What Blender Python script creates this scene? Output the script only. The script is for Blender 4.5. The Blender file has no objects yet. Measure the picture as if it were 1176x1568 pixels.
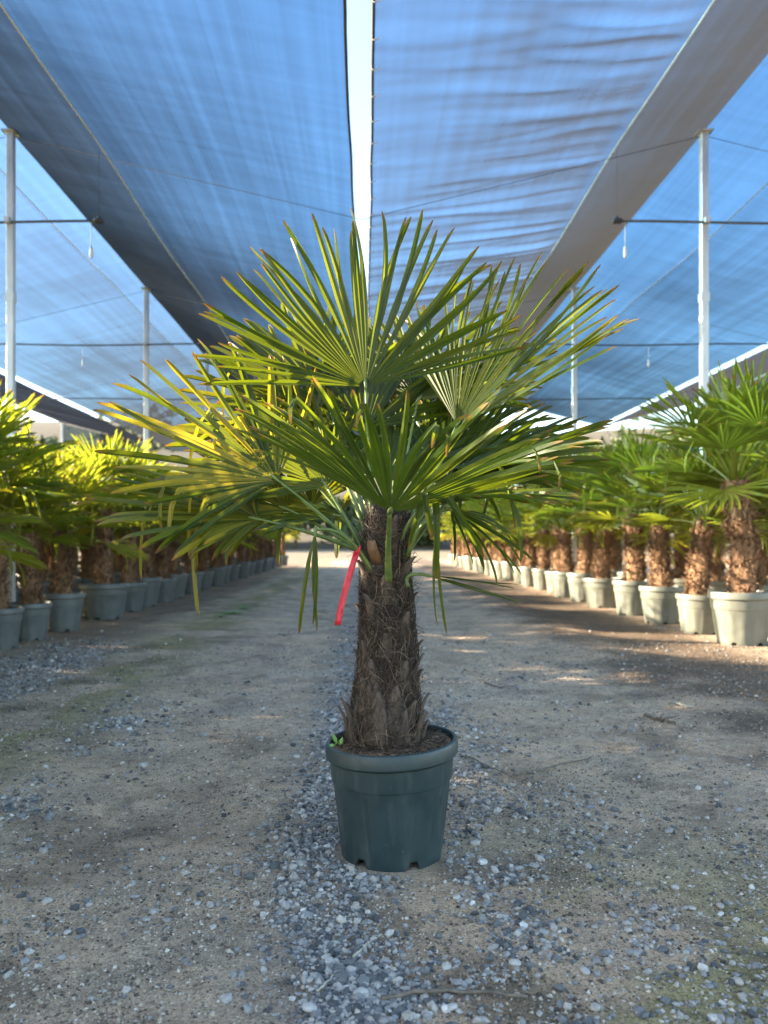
import bpy, math, random
import numpy as np
from mathutils import Vector, Matrix

rng = np.random.default_rng(7)
random.seed(7)
R = math.radians
sc = bpy.context.scene
col = sc.collection

# ------------------------------------------------------------------ camera
CAM_H = 1.03
FPX, VPX, HZY = 1200.0, 559.0, 828.0          # focal length in photo pixels, vanishing point
cam_d = bpy.data.cameras.new('camera')
cam = bpy.data.objects.new('camera', cam_d)
col.objects.link(cam)
sc.camera = cam
cam.location = (0, 0, CAM_H)
cam.rotation_euler = (R(90), 0, 0)
cam_d.sensor_fit = 'HORIZONTAL'
cam_d.sensor_width = 24
cam_d.lens = 24 * FPX / 1176
cam_d.shift_x = (588 - VPX) / 1176
cam_d.shift_y = (HZY - 784) / 1176
cam_d.clip_start = 0.05
cam_d.clip_end = 3000
cam_d.dof.use_dof = True
cam_d.dof.focus_distance = 2.5
cam_d.dof.aperture_fstop = 2.5

# ------------------------------------------------------------------ sky, sun, exposure
SUN_EL, SUN_ROT = R(17), R(-80)
world = bpy.data.worlds.new('World')
sc.world = world
world.use_nodes = True
wn = world.node_tree.nodes
sky = wn.new('ShaderNodeTexSky')
sky.sky_type = 'NISHITA'
sky.sun_disc = False
sky.sun_elevation = SUN_EL
sky.sun_rotation = SUN_ROT
sky.air_density = 1.0
sky.dust_density = 1.3
sky.ozone_density = 1.0
sky.altitude = 100
wn['Background'].inputs['Strength'].default_value = 0.12
world.node_tree.links.new(sky.outputs[0], wn['Background'].inputs['Color'])
sun_d = bpy.data.lights.new('sun', 'SUN')
sun_d.energy = 5.0
sun_d.angle = R(0.6)
sun_d.color = (1.0, 0.86, 0.66)
sun = bpy.data.objects.new('sun', sun_d)
col.objects.link(sun)
to_sun = Vector((math.sin(SUN_ROT) * math.cos(SUN_EL), math.cos(SUN_ROT) * math.cos(SUN_EL), math.sin(SUN_EL)))
sun.rotation_euler = to_sun.to_track_quat('Z', 'Y').to_euler()
sun.location = (-20, 10, 20)
vs = sc.view_settings
vs.view_transform = 'Standard'
vs.look = 'None'
vs.gamma = 1
vs.exposure = 2.8
sc.cycles.use_denoising = True
sc.cycles.transparent_max_bounces = 24
sc.cycles.max_bounces = 8

# ------------------------------------------------------------------ helpers
def px(x, y, dist):
    """photo pixel at a known distance -> point"""
    return Vector(((x - VPX) / FPX * dist, dist, CAM_H + (HZY - y) / FPX * dist))

def mesh_from(name, V, F, mats=(), smooth=False, attr=None):
    me = bpy.data.meshes.new(name)
    V = np.asarray(V, np.float32).reshape(-1, 3)
    if isinstance(F, np.ndarray):
        nf, k = F.shape
        me.vertices.add(len(V)); me.vertices.foreach_set('co', V.ravel())
        me.loops.add(nf * k); me.loops.foreach_set('vertex_index', F.astype(np.int32).ravel())
        me.polygons.add(nf); me.polygons.foreach_set('loop_start', np.arange(0, nf * k, k, dtype=np.int32))
        me.update(calc_edges=True)
    else:
        me.from_pydata(V.tolist(), [], F)
    me.polygons.foreach_set('use_smooth', np.full(len(me.polygons), smooth))
    for m in mats: me.materials.append(m)
    if attr is not None:
        a = me.color_attributes.new('tint', 'FLOAT_COLOR', 'POINT')
        d = np.ones((len(V), 4), np.float32); d[:, :attr.shape[1]] = attr
        a.data.foreach_set('color', d.ravel())
    me.update()
    return me

def link(name, me, parent=None, loc=None):
    o = bpy.data.objects.new(name, me)
    col.objects.link(o)
    if parent is not None: o.parent = parent
    if loc is not None: o.location = loc
    return o

def tag(o, label=None, cat=None, group=None, kind=None):
    if label: o['label'] = label
    if cat: o['category'] = cat
    if group: o['group'] = group
    if kind: o['kind'] = kind
    return o

def empty(name, loc=(0, 0, 0), rz=0, **k):
    o = bpy.data.objects.new(name, None)
    col.objects.link(o)
    o.location = loc; o.rotation_euler = (0, 0, rz)
    o.empty_display_size = 0.1
    return tag(o, **k)

class MB:
    def __init__(s): s.V = []; s.F = []; s.A = []; s.n = 0
    def add(s, V, F, A=None):
        V = np.asarray(V, float).reshape(-1, 3)
        s.V.append(V)
        s.F += [[i + s.n for i in f] for f in F]
        s.A.append(np.zeros((len(V), 3)) if A is None else np.asarray(A, float))
        s.n += len(V)
    def tube(s, P, rad, k=8, caps=True, A=None, squash=1.0):
        P = np.asarray(P, float); n = len(P)
        rad = np.broadcast_to(np.asarray(rad, float), (n,))
        T = np.gradient(P, axis=0); T /= np.linalg.norm(T, axis=1)[:, None] + 1e-12
        ref = np.array([0, 0, 1.0]) if abs(T[0][2]) < .9 else np.array([1.0, 0, 0])
        rows = []
        for i in range(n):
            u = np.cross(T[i], ref); u /= np.linalg.norm(u) + 1e-12
            ref = np.cross(u, T[i])
            a = np.arange(k) * 2 * np.pi / k
            rows.append(P[i] + rad[i] * (np.cos(a)[:, None] * u + squash * np.sin(a)[:, None] * ref))
        F = [[i * k + j, i * k + (j + 1) % k, (i + 1) * k + (j + 1) % k, (i + 1) * k + j] for i in range(n - 1) for j in range(k)]
        if caps: F += [list(range(k))[::-1], [(n - 1) * k + j for j in range(k)]]
        s.add(np.vstack(rows), F, None if A is None else np.repeat(np.asarray(A, float).reshape(-1, 3) if np.ndim(A) > 1 else np.tile(A, (n, 1)), k, axis=0))
    def box(s, c, h):
        c = np.asarray(c, float); h = np.asarray(h, float)
        q = np.array([[i, j, k] for i in (-1, 1) for j in (-1, 1) for k in (-1, 1)]) * h + c
        s.add(q, [[0, 1, 3, 2], [4, 6, 7, 5], [0, 4, 5, 1], [2, 3, 7, 6], [0, 2, 6, 4], [1, 5, 7, 3]])
    def lathe(s, prof, k=48, f=None):
        """profile of (r, z); f(ang, r, z) -> r"""
        a = np.arange(k) * 2 * np.pi / k
        rows = []
        for r, z in prof:
            rr = np.full(k, r) if f is None else f(a, r, z)
            rows.append(np.stack([rr * np.cos(a), rr * np.sin(a), np.full(k, z)], 1))
        F = [[i * k + j, i * k + (j + 1) % k, (i + 1) * k + (j + 1) % k, (i + 1) * k + j] for i in range(len(prof) - 1) for j in range(k)]
        s.add(np.vstack(rows), F)
    def mesh(s, name, mats=(), smooth=False):
        return mesh_from(name, np.vstack(s.V), s.F, mats, smooth, np.vstack(s.A))
    def build(s, name, mat, parent=None, smooth=False, loc=None):
        return link(name, s.mesh(name, [mat], smooth), parent, loc)

_tab = rng.random((256, 256))
def vnoise(x, y):
    x = np.asarray(x, float); y = np.asarray(y, float)
    xi = np.floor(x).astype(int); yi = np.floor(y).astype(int)
    fx = x - xi; fy = y - yi
    fx = fx * fx * (3 - 2 * fx); fy = fy * fy * (3 - 2 * fy)
    g = lambda i, j: _tab[i & 255, j & 255]
    return (g(xi, yi) * (1 - fx) + g(xi + 1, yi) * fx) * (1 - fy) + (g(xi, yi + 1) * (1 - fx) + g(xi + 1, yi + 1) * fx) * fy
def fbm(x, y, o=4):
    v = 0; a = .5
    for i in range(o):
        v = v + a * vnoise(x * 2 ** i + 17.3 * i, y * 2 ** i + 9.1 * i); a *= .5
    return v / (1 - .5 ** o)
def sstep(a, b, x):
    t = np.clip((np.asarray(x, float) - a) / (b - a), 0, 1)
    return t * t * (3 - 2 * t)

# ------------------------------------------------------------------ materials
class Mat:
    def __init__(s, name):
        s.m = bpy.data.materials.new(name); s.m.use_nodes = True
        s.t = s.m.node_tree; s.p = s.t.nodes['Principled BSDF']; s.out = s.t.nodes['Material Output']
    def n(s, typ, **k):
        nd = s.t.nodes.new('ShaderNode' + typ)
        for a, b in k.items(): setattr(nd, a, b)
        return nd
    def l(s, a, b): s.t.links.new(a, b)
    def noise(s, scale, detail=4, rough=.55, vec=None, mapping=None):
        nd = s.n('TexNoise'); nd.inputs['Scale'].default_value = scale
        nd.inputs['Detail'].default_value = detail; nd.inputs['Roughness'].default_value = rough
        tc = s.n('TexCoord')
        v = tc.outputs['Object']
        if mapping:
            mp = s.n('Mapping'); mp.inputs['Scale'].default_value = mapping
            s.l(v, mp.inputs['Vector']); v = mp.outputs[0]
        s.l(v, nd.inputs['Vector'])
        return nd.outputs['Fac']
    def ramp(s, fac, stops):
        r = s.n('ValToRGB'); e = r.color_ramp.elements
        while len(e) < len(stops): e.new(.5)
        for i, (p, c) in enumerate(stops):
            e[i].position = p; e[i].color = (*c, 1) if len(c) == 3 else c
        s.l(fac, r.inputs[0]); return r.outputs[0]
    def mix(s, fac, a, b, mode='MIX'):
        m = s.n('MixRGB', blend_type=mode)
        for i, v in enumerate((fac, a, b)):
            if hasattr(v, 'node'): s.l(v, m.inputs[i])
            elif i == 0: m.inputs[0].default_value = v
            else: m.inputs[i].default_value = (*v, 1)
        return m.outputs[0]
    def math(s, op, a, b=0.0):
        m = s.n('Math', operation=op)
        for i, v in enumerate((a, b)):
            if hasattr(v, 'node'): s.l(v, m.inputs[i])
            else: m.inputs[i].default_value = v
        return m.outputs[0]
    def bump(s, h, strength=.3, dist=.01):
        b = s.n('Bump'); b.inputs['Strength'].default_value = strength; b.inputs['Distance'].default_value = dist
        s.l(h, b.inputs['Height']); s.l(b.outputs[0], s.p.inputs['Normal']); return b
    def base(s, c):
        if hasattr(c, 'node'): s.l(c, s.p.inputs['Base Color'])
        else: s.p.inputs['Base Color'].default_value = (*c, 1)
    def attr(s):
        a = s.n('Attribute'); a.attribute_name = 'tint'
        sp = s.n('SeparateColor'); s.l(a.outputs['Color'], sp.inputs[0])
        return a.outputs['Color'], sp.outputs[0], sp.outputs[1], sp.outputs[2]
    def rough(s, r): s.p.inputs['Roughness'].default_value = r
    def island(s): return s.n('NewGeometry').outputs['Random Per Island']

M = {}
# --- plastic pot
def pot_mat(name, c1, c2, rough=.42, dust=.22):
    m = Mat(name)
    f = m.noise(9, 5, .6); g = m.noise(70, 3, .6); k = m.noise(4, 4, .6, mapping=(6, 6, .7))
    c = m.ramp(f, [(.3, c1), (.7, c2)])
    c = m.mix(m.ramp(k, [(.52, (0, 0, 0)), (.8, (dust,) * 3)]), c, (.2, .21, .19))
    c = m.mix(m.ramp(g, [(.66, (0, 0, 0)), (.78, (dust * 1.5,) * 3)]), c, (.26, .25, .22))
    m.base(c); m.rough(rough)
    m.l(m.ramp(f, [(.3, (.34,) * 3), (.75, (.6,) * 3)]), m.p.inputs['Roughness'])
    m.bump(g, .05, .003); return m.m
M['pot'] = pot_mat('teal_grey_plastic', (.016, .032, .034), (.025, .045, .047))
M['pot_bg'] = pot_mat('grey_green_plastic', (.12, .122, .095), (.17, .172, .13), .5, .35)
M['pot_bg_shade'] = pot_mat('shaded_row_plastic', (.075, .088, .086), (.11, .122, .116), .5, .3)  # darker copy of the row-pot plastic, the row's shade put into its colour
# --- soil in pot
m = Mat('potting_soil'); f = m.noise(60, 6, .7)
m.base(m.ramp(f, [(.3, (.1, .058, .03)), (.55, (.28, .16, .085)), (.75, (.42, .26, .15))])); m.rough(.95); m.bump(f, .9, .02); M['soil'] = m.m
# --- leaf
def leaf_mat(name, g1, g2, trans, tw=.45):
    m = Mat(name)
    c, t, yel, acr = m.attr()
    n = m.noise(14, 3); st = m.noise(1, 3, .6, mapping=(60, 60, 60))
    isl = m.island()
    base = m.mix(isl, g1, g2)
    base = m.mix(m.ramp(n, [(.35, (0, 0, 0)), (.8, (.45, .45, .45))]), base, (.04, .062, .006))
    base = m.mix(m.math('MULTIPLY', yel, .9), base, (.23, .2, .02))
    rib = m.ramp(acr, [(0, (.55, .55, .55)), (.1, (.0, .0, .0))])
    base = m.mix(rib, base, (.12, .16, .025))
    edge = m.ramp(acr, [(.9, (0, 0, 0)), (1, (.35, .35, .35))])
    base = m.mix(edge, base, (.13, .13, .03))
    jit = m.math('ADD', t, m.math('MULTIPLY', m.math('SUBTRACT', m.noise(35, 3), .5), .12))
    jit = m.math('ADD', jit, m.math('MULTIPLY', m.math('SUBTRACT', isl, .5), .10))
    base = m.mix(m.ramp(jit, [(.93, (0, 0, 0)), (1.0, (.7, .7, .7))]), base, (.24, .13, .03))
    base = m.mix(m.ramp(jit, [(.985, (0, 0, 0)), (1.01 - .01, (.9, .9, .9))]), base, (.1, .06, .03))
    m.base(base); m.rough(.42)
    m.p.inputs['Specular IOR Level'].default_value = .32
    m.bump(m.noise(1, 2, .5, mapping=(300, 300, 300)), .05, .002)
    tr = m.n('BsdfTranslucent')
    tc = m.mix(m.math('MULTIPLY', yel, .9), trans, (.75, .55, .03))
    tc = m.mix(m.ramp(jit, [(.93, (0, 0, 0)), (1.0, (.9, .9, .9))]), tc, (.35, .14, .02))
    m.l(tc, tr.inputs['Color'])
    mx = m.n('MixShader'); mx.inputs[0].default_value = tw
    m.l(m.p.outputs[0], mx.inputs[1]); m.l(tr.outputs[0], mx.inputs[2]); m.l(mx.outputs[0], m.out.inputs['Surface'])
    return m.m
M['leaf'] = leaf_mat('palm_leaf', (.010, .026, .003), (.022, .047, .005), (.26, .33, .01), .30)
M['leaf_bg'] = leaf_mat('palm_leaf_row', (.045, .072, .007), (.08, .108, .012), (.32, .42, .025), .44)
# --- petiole
m = Mat('petiole'); f = m.noise(20, 4)
m.base(m.ramp(f, [(.3, (.07, .12, .02)), (.7, (.16, .2, .05))])); m.rough(.45); M['petiole'] = m.m
# --- trunk core, leaf bases, fibre
m = Mat('trunk_core'); f = m.noise(30, 6, .7, mapping=(1, 1, .35))
m.base(m.ramp(f, [(.3, (.012, .009, .006)), (.6, (.045, .03, .02)), (.8, (.1, .07, .045))])); m.rough(.95); m.bump(f, .9, .02); M['trunk'] = m.m
m = Mat('old_leaf_base'); f = m.noise(40, 5, .7, mapping=(1, 1, .2)); isl = m.island()
m.base(m.mix(m.math('MULTIPLY', isl, .5), m.ramp(f, [(.3, (.025, .018, .013)), (.7, (.09, .065, .048))]), (.16, .11, .07))); m.rough(.85); m.bump(f, .6, .008); M['boot'] = m.m
m = Mat('trunk_fibre'); isl = m.island()
m.base(m.ramp(isl, [(0, (.015, .01, .006)), (.5, (.045, .03, .019)), (.85, (.115, .08, .052)), (1, (.28, .2, .13))])); m.rough(.8); M['fibre'] = m.m
m = Mat('cut_stub'); f = m.noise(50, 4); m.base(m.ramp(f, [(.3, (.1, .05, .02)), (.7, (.24, .12, .05))])); m.rough(.8); M['stub'] = m.m
m = Mat('row_trunk'); f = m.noise(12, 6, .75, mapping=(1, 1, .4)); isl = m.island()
m.base(m.mix(.6, m.ramp(f, [(.28, (.06, .03, .015)), (.5, (.25, .13, .06)), (.75, (.46, .28, .14))]), m.ramp(isl, [(0, (.06, .035, .02)), (.6, (.2, .11, .055)), (1, (.42, .26, .14))]))); m.rough(.9); m.bump(f, .9, .05); M['trunk_bg'] = m.m
# --- metal, cords, wires
m = Mat('galvanised_post'); f = m.noise(8, 5, .6, mapping=(1, 1, .3))
m.base(m.ramp(f, [(.3, (.42, .44, .45)), (.7, (.66, .68, .68))])); m.rough(.45); m.p.inputs['Metallic'].default_value = .35; M['post'] = m.m
m = Mat('dark_cord'); f = m.noise(40, 3); m.base(m.ramp(f, [(.3, (.02, .02, .024)), (.7, (.06, .06, .065))])); m.rough(.8); M['cord'] = m.m
m = Mat('dark_pipe'); f = m.noise(15, 3); m.base(m.ramp(f, [(.3, (.05, .055, .06)), (.7, (.1, .105, .11))])); m.rough(.5); M['pipe'] = m.m
m = Mat('pale_plastic'); f = m.noise(15, 3); m.base(m.ramp(f, [(.3, (.45, .46, .46)), (.7, (.6, .6, .6))])); m.rough(.5); M['pale'] = m.m
m = Mat('red_tape'); f = m.noise(30, 3); m.base(m.ramp(f, [(.3, (.55, .015, .03)), (.7, (.72, .03, .05))])); m.rough(.4)
tr = m.n('BsdfTranslucent'); tr.inputs[0].default_value = (.8, .05, .06, 1); mx = m.n('MixShader'); mx.inputs[0].default_value = .12
m.l(m.p.outputs[0], mx.inputs[1]); m.l(tr.outputs[0], mx.inputs[2]); m.l(mx.outputs[0], m.out.inputs['Surface']); M['tape'] = m.m
# --- shade net: woven cloth, part holes (sky blue put into their tint), part thread (scatters and lets light through)
def net_mat(name, cover, thread, trans, bands, tint=(1, 1, 1)):
    m = Mat(name)
    f = m.noise(1, 5, .65, mapping=bands); g = m.noise(.6, 3); h = m.noise(1, 3, .6, mapping=(.25, 7, 1))
    _, extra_cover, _, _ = m.attr()                       # extra cover: bunched folds, and a rise towards the seam
    v = m.math('ADD', m.math('MULTIPLY', m.math('SUBTRACT', f, .5), .24), cover)
    v = m.math('ADD', v, m.math('MULTIPLY', m.math('SUBTRACT', g, .5), .10))
    v = m.math('ADD', v, m.math('MULTIPLY', m.math('SUBTRACT', h, .5), .12))
    v = m.math('ADD', v, extra_cover)
    d = m.n('BsdfDiffuse'); d.inputs[0].default_value = (*thread, 1)
    t = m.n('BsdfTranslucent'); t.inputs[0].default_value = (*trans, 1)
    a = m.n('AddShader'); m.l(d.outputs[0], a.inputs[0]); m.l(t.outputs[0], a.inputs[1])
    tp = m.n('BsdfTransparent'); tp.inputs[0].default_value = (*tint, 1)
    mx = m.n('MixShader')
    # a weave of round threads closes up when light crosses it at a slant: clear part ** (1 / cos)
    ge = m.n('NewGeometry'); dt = m.n('VectorMath', operation='DOT_PRODUCT')
    m.l(ge.outputs['Incoming'], dt.inputs[0]); m.l(ge.outputs['Normal'], dt.inputs[1])
    cs = m.math('MAXIMUM', m.math('ABSOLUTE', dt.outputs['Value']), .04)
    clear = m.math('MAXIMUM', m.math('SUBTRACT', 1.0, v), .03)
    fac = m.math('SUBTRACT', 1.0, m.math('POWER', clear, m.math('DIVIDE', 1.0, cs)))
    m.l(fac, mx.inputs[0]); m.l(tp.outputs[0], mx.inputs[1]); m.l(a.outputs[0], mx.inputs[2])
    m.l(mx.outputs[0], m.out.inputs['Surface'])
    m.t.nodes.remove(m.p)
    return m.m
M['net'] = net_mat('shade_net', .38, (.015, .017, .022), (.022, .023, .026), (9, .12, 1), (.42, .73, 1.0))
M['net_dense'] = net_mat('dense_net', .62, (.018, .018, .018), (.018, .0175, .0165), (9, .1, 1), (.55, .8, 1.0))
m = Mat('webbing'); f = m.noise(20, 3); m.base(m.ramp(f, [(.3, (.62, .68, .64)), (.7, (.75, .8, .77))])); m.rough(.6)
M['web'] = m.m
# --- ground
m = Mat('dirt_lane')
c, _, _, _ = m.attr()
f1 = m.noise(2.2, 8, .65); f2 = m.noise(22, 7, .7); f3 = m.noise(140, 4, .7)
k = m.mix(1.0, c, m.ramp(f1, [(.3, (.72, .71, .7)), (.7, (1.2, 1.2, 1.2))]), 'MULTIPLY')
k = m.mix(1.0, k, m.ramp(f2, [(.3, (.42, .4, .38)), (.46, (.95, .95, .95)), (.75, (1.25, 1.24, 1.22))]), 'MULTIPLY')
k = m.mix(1.0, k, m.ramp(f3, [(.32, (.4, .4, .4)), (.48, (.95, .95, .95)), (.72, (1.5, 1.5, 1.5))]), 'MULTIPLY')
m.base(k); m.rough(.92); m.p.inputs['Specular IOR Level'].default_value = .25
hh = m.math('ADD', m.math('MULTIPLY', f2, 1.0), m.math('MULTIPLY', f3, .35))
m.bump(hh, 1.0, .03); M['ground'] = m.m
# --- stones
m = Mat('gravel'); isl = m.island(); f = m.noise(90, 4, .6)
k = m.ramp(isl, [(0, (.05, .05, .05)), (.3, (.13, .128, .122)), (.6, (.27, .255, .235)), (.9, (.36, .32, .27)), (.97, (.44, .41, .36)), (1, (.58, .54, .48))])
m.base(m.mix(1.0, k, m.ramp(f, [(.3, (.7, .7, .7)), (.7, (1.2, 1.2, 1.2))]), 'MULTIPLY')); m.rough(.75); M['gravel'] = m.m
m = Mat('grit'); isl = m.island()
m.base(m.ramp(isl, [(0, (.04, .03, .022)), (.3, (.1, .078, .055)), (.6, (.3, .235, .165)), (.9, (.42, .35, .27)), (1, (.55, .5, .42))])); m.rough(.85); M['grit'] = m.m
m = Mat('white_stone'); f = m.noise(60, 4); m.base(m.ramp(f, [(.3, (.3, .28, .25)), (.7, (.45, .42, .38))])); m.rough(.7); M['stone'] = m.m
m = Mat('twig'); f = m.noise(40, 4); m.base(m.ramp(f, [(.3, (.07, .055, .04)), (.7, (.2, .16, .12))])); m.rough(.85); M['twig'] = m.m
m = Mat('straw'); f = m.noise(40, 4); m.base(m.ramp(f, [(.3, (.3, .27, .2)), (.7, (.5, .46, .36))])); m.rough(.8); M['straw'] = m.m
m = Mat('weed'); f = m.noise(40, 4); m.base(m.ramp(f, [(.3, (.09, .2, .03)), (.7, (.2, .36, .07))])); m.rough(.6); M['weed'] = m.m
m = Mat('tree_bark'); f = m.noise(6, 4); m.base(m.ramp(f, [(.3, (.06, .045, .03)), (.7, (.14, .1, .07))])); m.rough(.9); M['bark'] = m.m
m = Mat('tree_leaves'); isl = m.island(); m.base(m.ramp(isl, [(0, (.035, .06, .02)), (1, (.11, .13, .045))])); m.rough(.8); M['tleaf'] = m.m
m = Mat('dry_hill'); f = m.noise(.05, 6, .6); g = m.noise(.6, 5, .6)
m.base(m.mix(m.ramp(g, [(.5, (0, 0, 0)), (.7, (.6, .6, .6))]), m.ramp(f, [(.3, (.075, .06, .036)), (.7, (.13, .105, .062))]), (.06, .065, .03))); m.rough(.95); M['hill'] = m.m

# ------------------------------------------------------------------ ground (one sheet)
PX, PY = 0.088, 2.6                                   # the palm's pot
ROW_R, ROW_L = 3.74, -3.43
def ground_z(x, y):
    x = np.asarray(x, float); y = np.asarray(y, float)
    z = .03 * (fbm(x * .5 + 3, y * .5 + 1, 3) - .5)
    z = z + .018 * (fbm(x * 3.1, y * 3.1, 4) - .5) + .007 * (fbm(x * 17, y * 17, 3) - .5)
    z = z - .018 * np.exp(-((x + .95) / .3) ** 2) - .018 * np.exp(-((x - 1.05) / .3) ** 2)
    z = z + .035 * np.exp(-((x - 2.2) / .35) ** 2) * (.4 + fbm(x * 2 + 5, y * 1.4, 3))
    d = np.hypot(x - PX, y - PY)
    z = z * sstep(.18, .4, d)
    # level ground where pots and posts stand
    side = sstep(3.0, 3.3, np.abs(x))
    z = z * (1 - side)
    far = sstep(14, 30, np.abs(y))
    return z * (1 - .7 * far)

def lane_colour(x, y):
    n1 = fbm(x * .9 + 40, y * .45, 4); n2 = fbm(x * 2.5 + 9, y * 2.5 + 4, 4); n3 = fbm(x * 5 + 70, y * 5, 3)
    dirt = np.array([.60, .425, .275]); warm = np.array([.61, .425, .265]); grey = np.array([.41, .32, .24])
    moss = np.array([.27, .235, .085]); dark = np.array([.11, .078, .052]); pale = np.array([.56, .435, .31])
    def mixc(c, d, w): return c * (1 - w[..., None]) + d * w[..., None]
    c = np.broadcast_to(dirt, x.shape + (3,)).copy()
    c = mixc(c, warm, sstep(.3, 2.2, x) * .75 * sstep(.3, .7, n1))
    c = mixc(c, pale, sstep(.5, .75, n2) * .5)
    gs = np.exp(-((x + .12) / .2) ** 2) * sstep(.25, .6, n2 + .2)
    c = mixc(c, grey, np.clip(gs, 0, 1) * .8)
    c = mixc(c, grey * .85, sstep(.45, .65, n3) * .35)
    c = mixc(c, moss, sstep(.40, .58, n2) * sstep(.1, .7, x) * sstep(3.2, 1.8, y) * .75)
    c = mixc(c, moss, np.exp(-((x + 1.9) / .4) ** 2) * sstep(.36, .56, n2) * .75)
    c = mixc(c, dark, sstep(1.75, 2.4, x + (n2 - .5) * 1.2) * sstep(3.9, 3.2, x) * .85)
    c = mixc(c, dark * 1.6, sstep(-2.2, -2.8, x + (n2 - .5) * 1.0) * sstep(6.5, 8.5, y) * .7)
    c = mixc(c, grey * .9, sstep(-2.1, -2.6, x + (n2 - .5) * .8) * sstep(8, 7, y) * .7)
    c = mixc(c, dark * 1.2, sstep(.58, .74, fbm(x * 3.3 + 100, y * 3.3, 4)) * .5)
    c = mixc(c, np.array([.24, .19, .12]), sstep(34, 50, y))
    return c

def axis_pts(segs):
    out = []
    for a, b, n in segs: out += list(np.linspace(a, b, n, endpoint=False))
    return np.array(out + [segs[-1][1]])
gx = axis_pts([(-900, -60, 8), (-60, -12, 24), (-12, -4, 50), (-4, -1.6, 60), (-1.6, 1.6, 150), (1.6, 4, 60), (4, 12, 50), (12, 60, 24), (60, 900, 8)])
gy = np.concatenate([np.array([-300, -60, -20, -8, -3, -1, 0, .5]), np.geomspace(.9, 14, 330), np.geomspace(14.5, 60, 40), np.array([80, 120, 200, 400, 1200])])
X, Y = np.meshgrid(gx, gy)
Z = ground_z(X, Y)
nx, ny = len(gx), len(gy)
idx = np.arange(nx * ny).reshape(ny, nx)
F = np.stack([idx[:-1, :-1], idx[:-1, 1:], idx[1:, 1:], idx[1:, :-1]], -1).reshape(-1, 4)
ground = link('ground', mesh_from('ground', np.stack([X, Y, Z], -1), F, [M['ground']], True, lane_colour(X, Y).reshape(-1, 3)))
tag(ground, kind='structure')

# dry hill far beyond the nursery
hx = np.linspace(-260, 260, 60); hy = np.linspace(75, 330, 30)
X, Y = np.meshgrid(hx, hy)
Z = -0.6 + 27 * sstep(80, 190, Y) * (.75 + .5 * fbm(X * .012 + 5, Y * .012, 3)) + 1.5 * fbm(X * .08, Y * .08, 3) * sstep(80, 120, Y)
n1, n2 = len(hx), len(hy); idx = np.arange(n1 * n2).reshape(n2, n1)
F = np.stack([idx[:-1, :-1], idx[:-1, 1:], idx[1:, 1:], idx[1:, :-1]], -1).reshape(-1, 4)
tag(link('hill', mesh_from('hill', np.stack([X, Y, Z], -1), F, [M['hill']], True)), kind='structure')

# ------------------------------------------------------------------ shade house: posts, nets, wires, pipes
POST_Y = [-2.1, 3.55, 9.25, 14.98, 20.7, 26.4, 32.1]
RX, LX = 4.0, -4.18                 # ridge (post) lines of the middle bay
TOP = 5.86                          # ridge height
VALZ = 4.87                         # valley height
def profile(x):
    """net height across the bays: ridges on the post lines, valleys between"""
    xs = [-12.4, -8.3, LX, -.04, RX, 7.95, 11.9, 15.85]; zs = [TOP, VALZ, TOP, VALZ, TOP, VALZ, TOP, VALZ]
    return np.interp(x, xs, zs)

def post(x, y, top, label, group):
    t = empty('shade_post', (x, y, 0), label=label, cat='post', group=group)
    b = MB(); s = .042
    b.box((0, 0, top / 2 - .02), (s, s, top / 2)); o = b.build('shaft', M['post'], t)
    bv = o.modifiers.new('bevel', 'BEVEL'); bv.width = .008; bv.segments = 2
    b = MB(); b.box((0, 0, 3.9), (s + .006, s + .006, .05)); b.build('sleeve', M['post'], t)
    b = MB(); b.box((0, 0, top - .012), (.085, .085, .008)); b.build('cap_plate', M['post'], t)
    b = MB(); b.box((0, 0, .012), (.1, .1, .012)); b.build('base_plate', M['post'], t)
    return t
ORD = ['', 'first', 'second', 'third', 'fourth', 'fifth', 'sixth', 'seventh', 'eighth', 'ninth', 'tenth', 'eleventh', 'twelfth', 'thirteenth', 'fourteenth', 'fifteenth', 'sixteenth', 'seventeenth', 'eighteenth', 'nineteenth', 'twentieth', 'twenty-first', 'twenty-second', 'twenty-third']
for i, y in enumerate(POST_Y[2:]):
    post(RX, y, TOP, 'galvanised steel post standing in the sunlit palm row, %s from its near end' % ORD[i + 1], 'posts in the sunlit palm row')
    post(LX, y, TOP, 'galvanised steel post standing in the shaded palm row, %s from its near end' % ORD[i + 1], 'posts in the shaded palm row')
for y in POST_Y[3:]:
    post(-12.4, y, TOP, 'galvanised steel post at the outer net edge behind the shaded palms', 'posts of the outer net edge')
for y in POST_Y[3:6]:
    post(11.9, y, TOP, 'galvanised steel post at the outer net edge behind the sunlit palms', 'posts of the outer edge beyond the sunlit palms')

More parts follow.
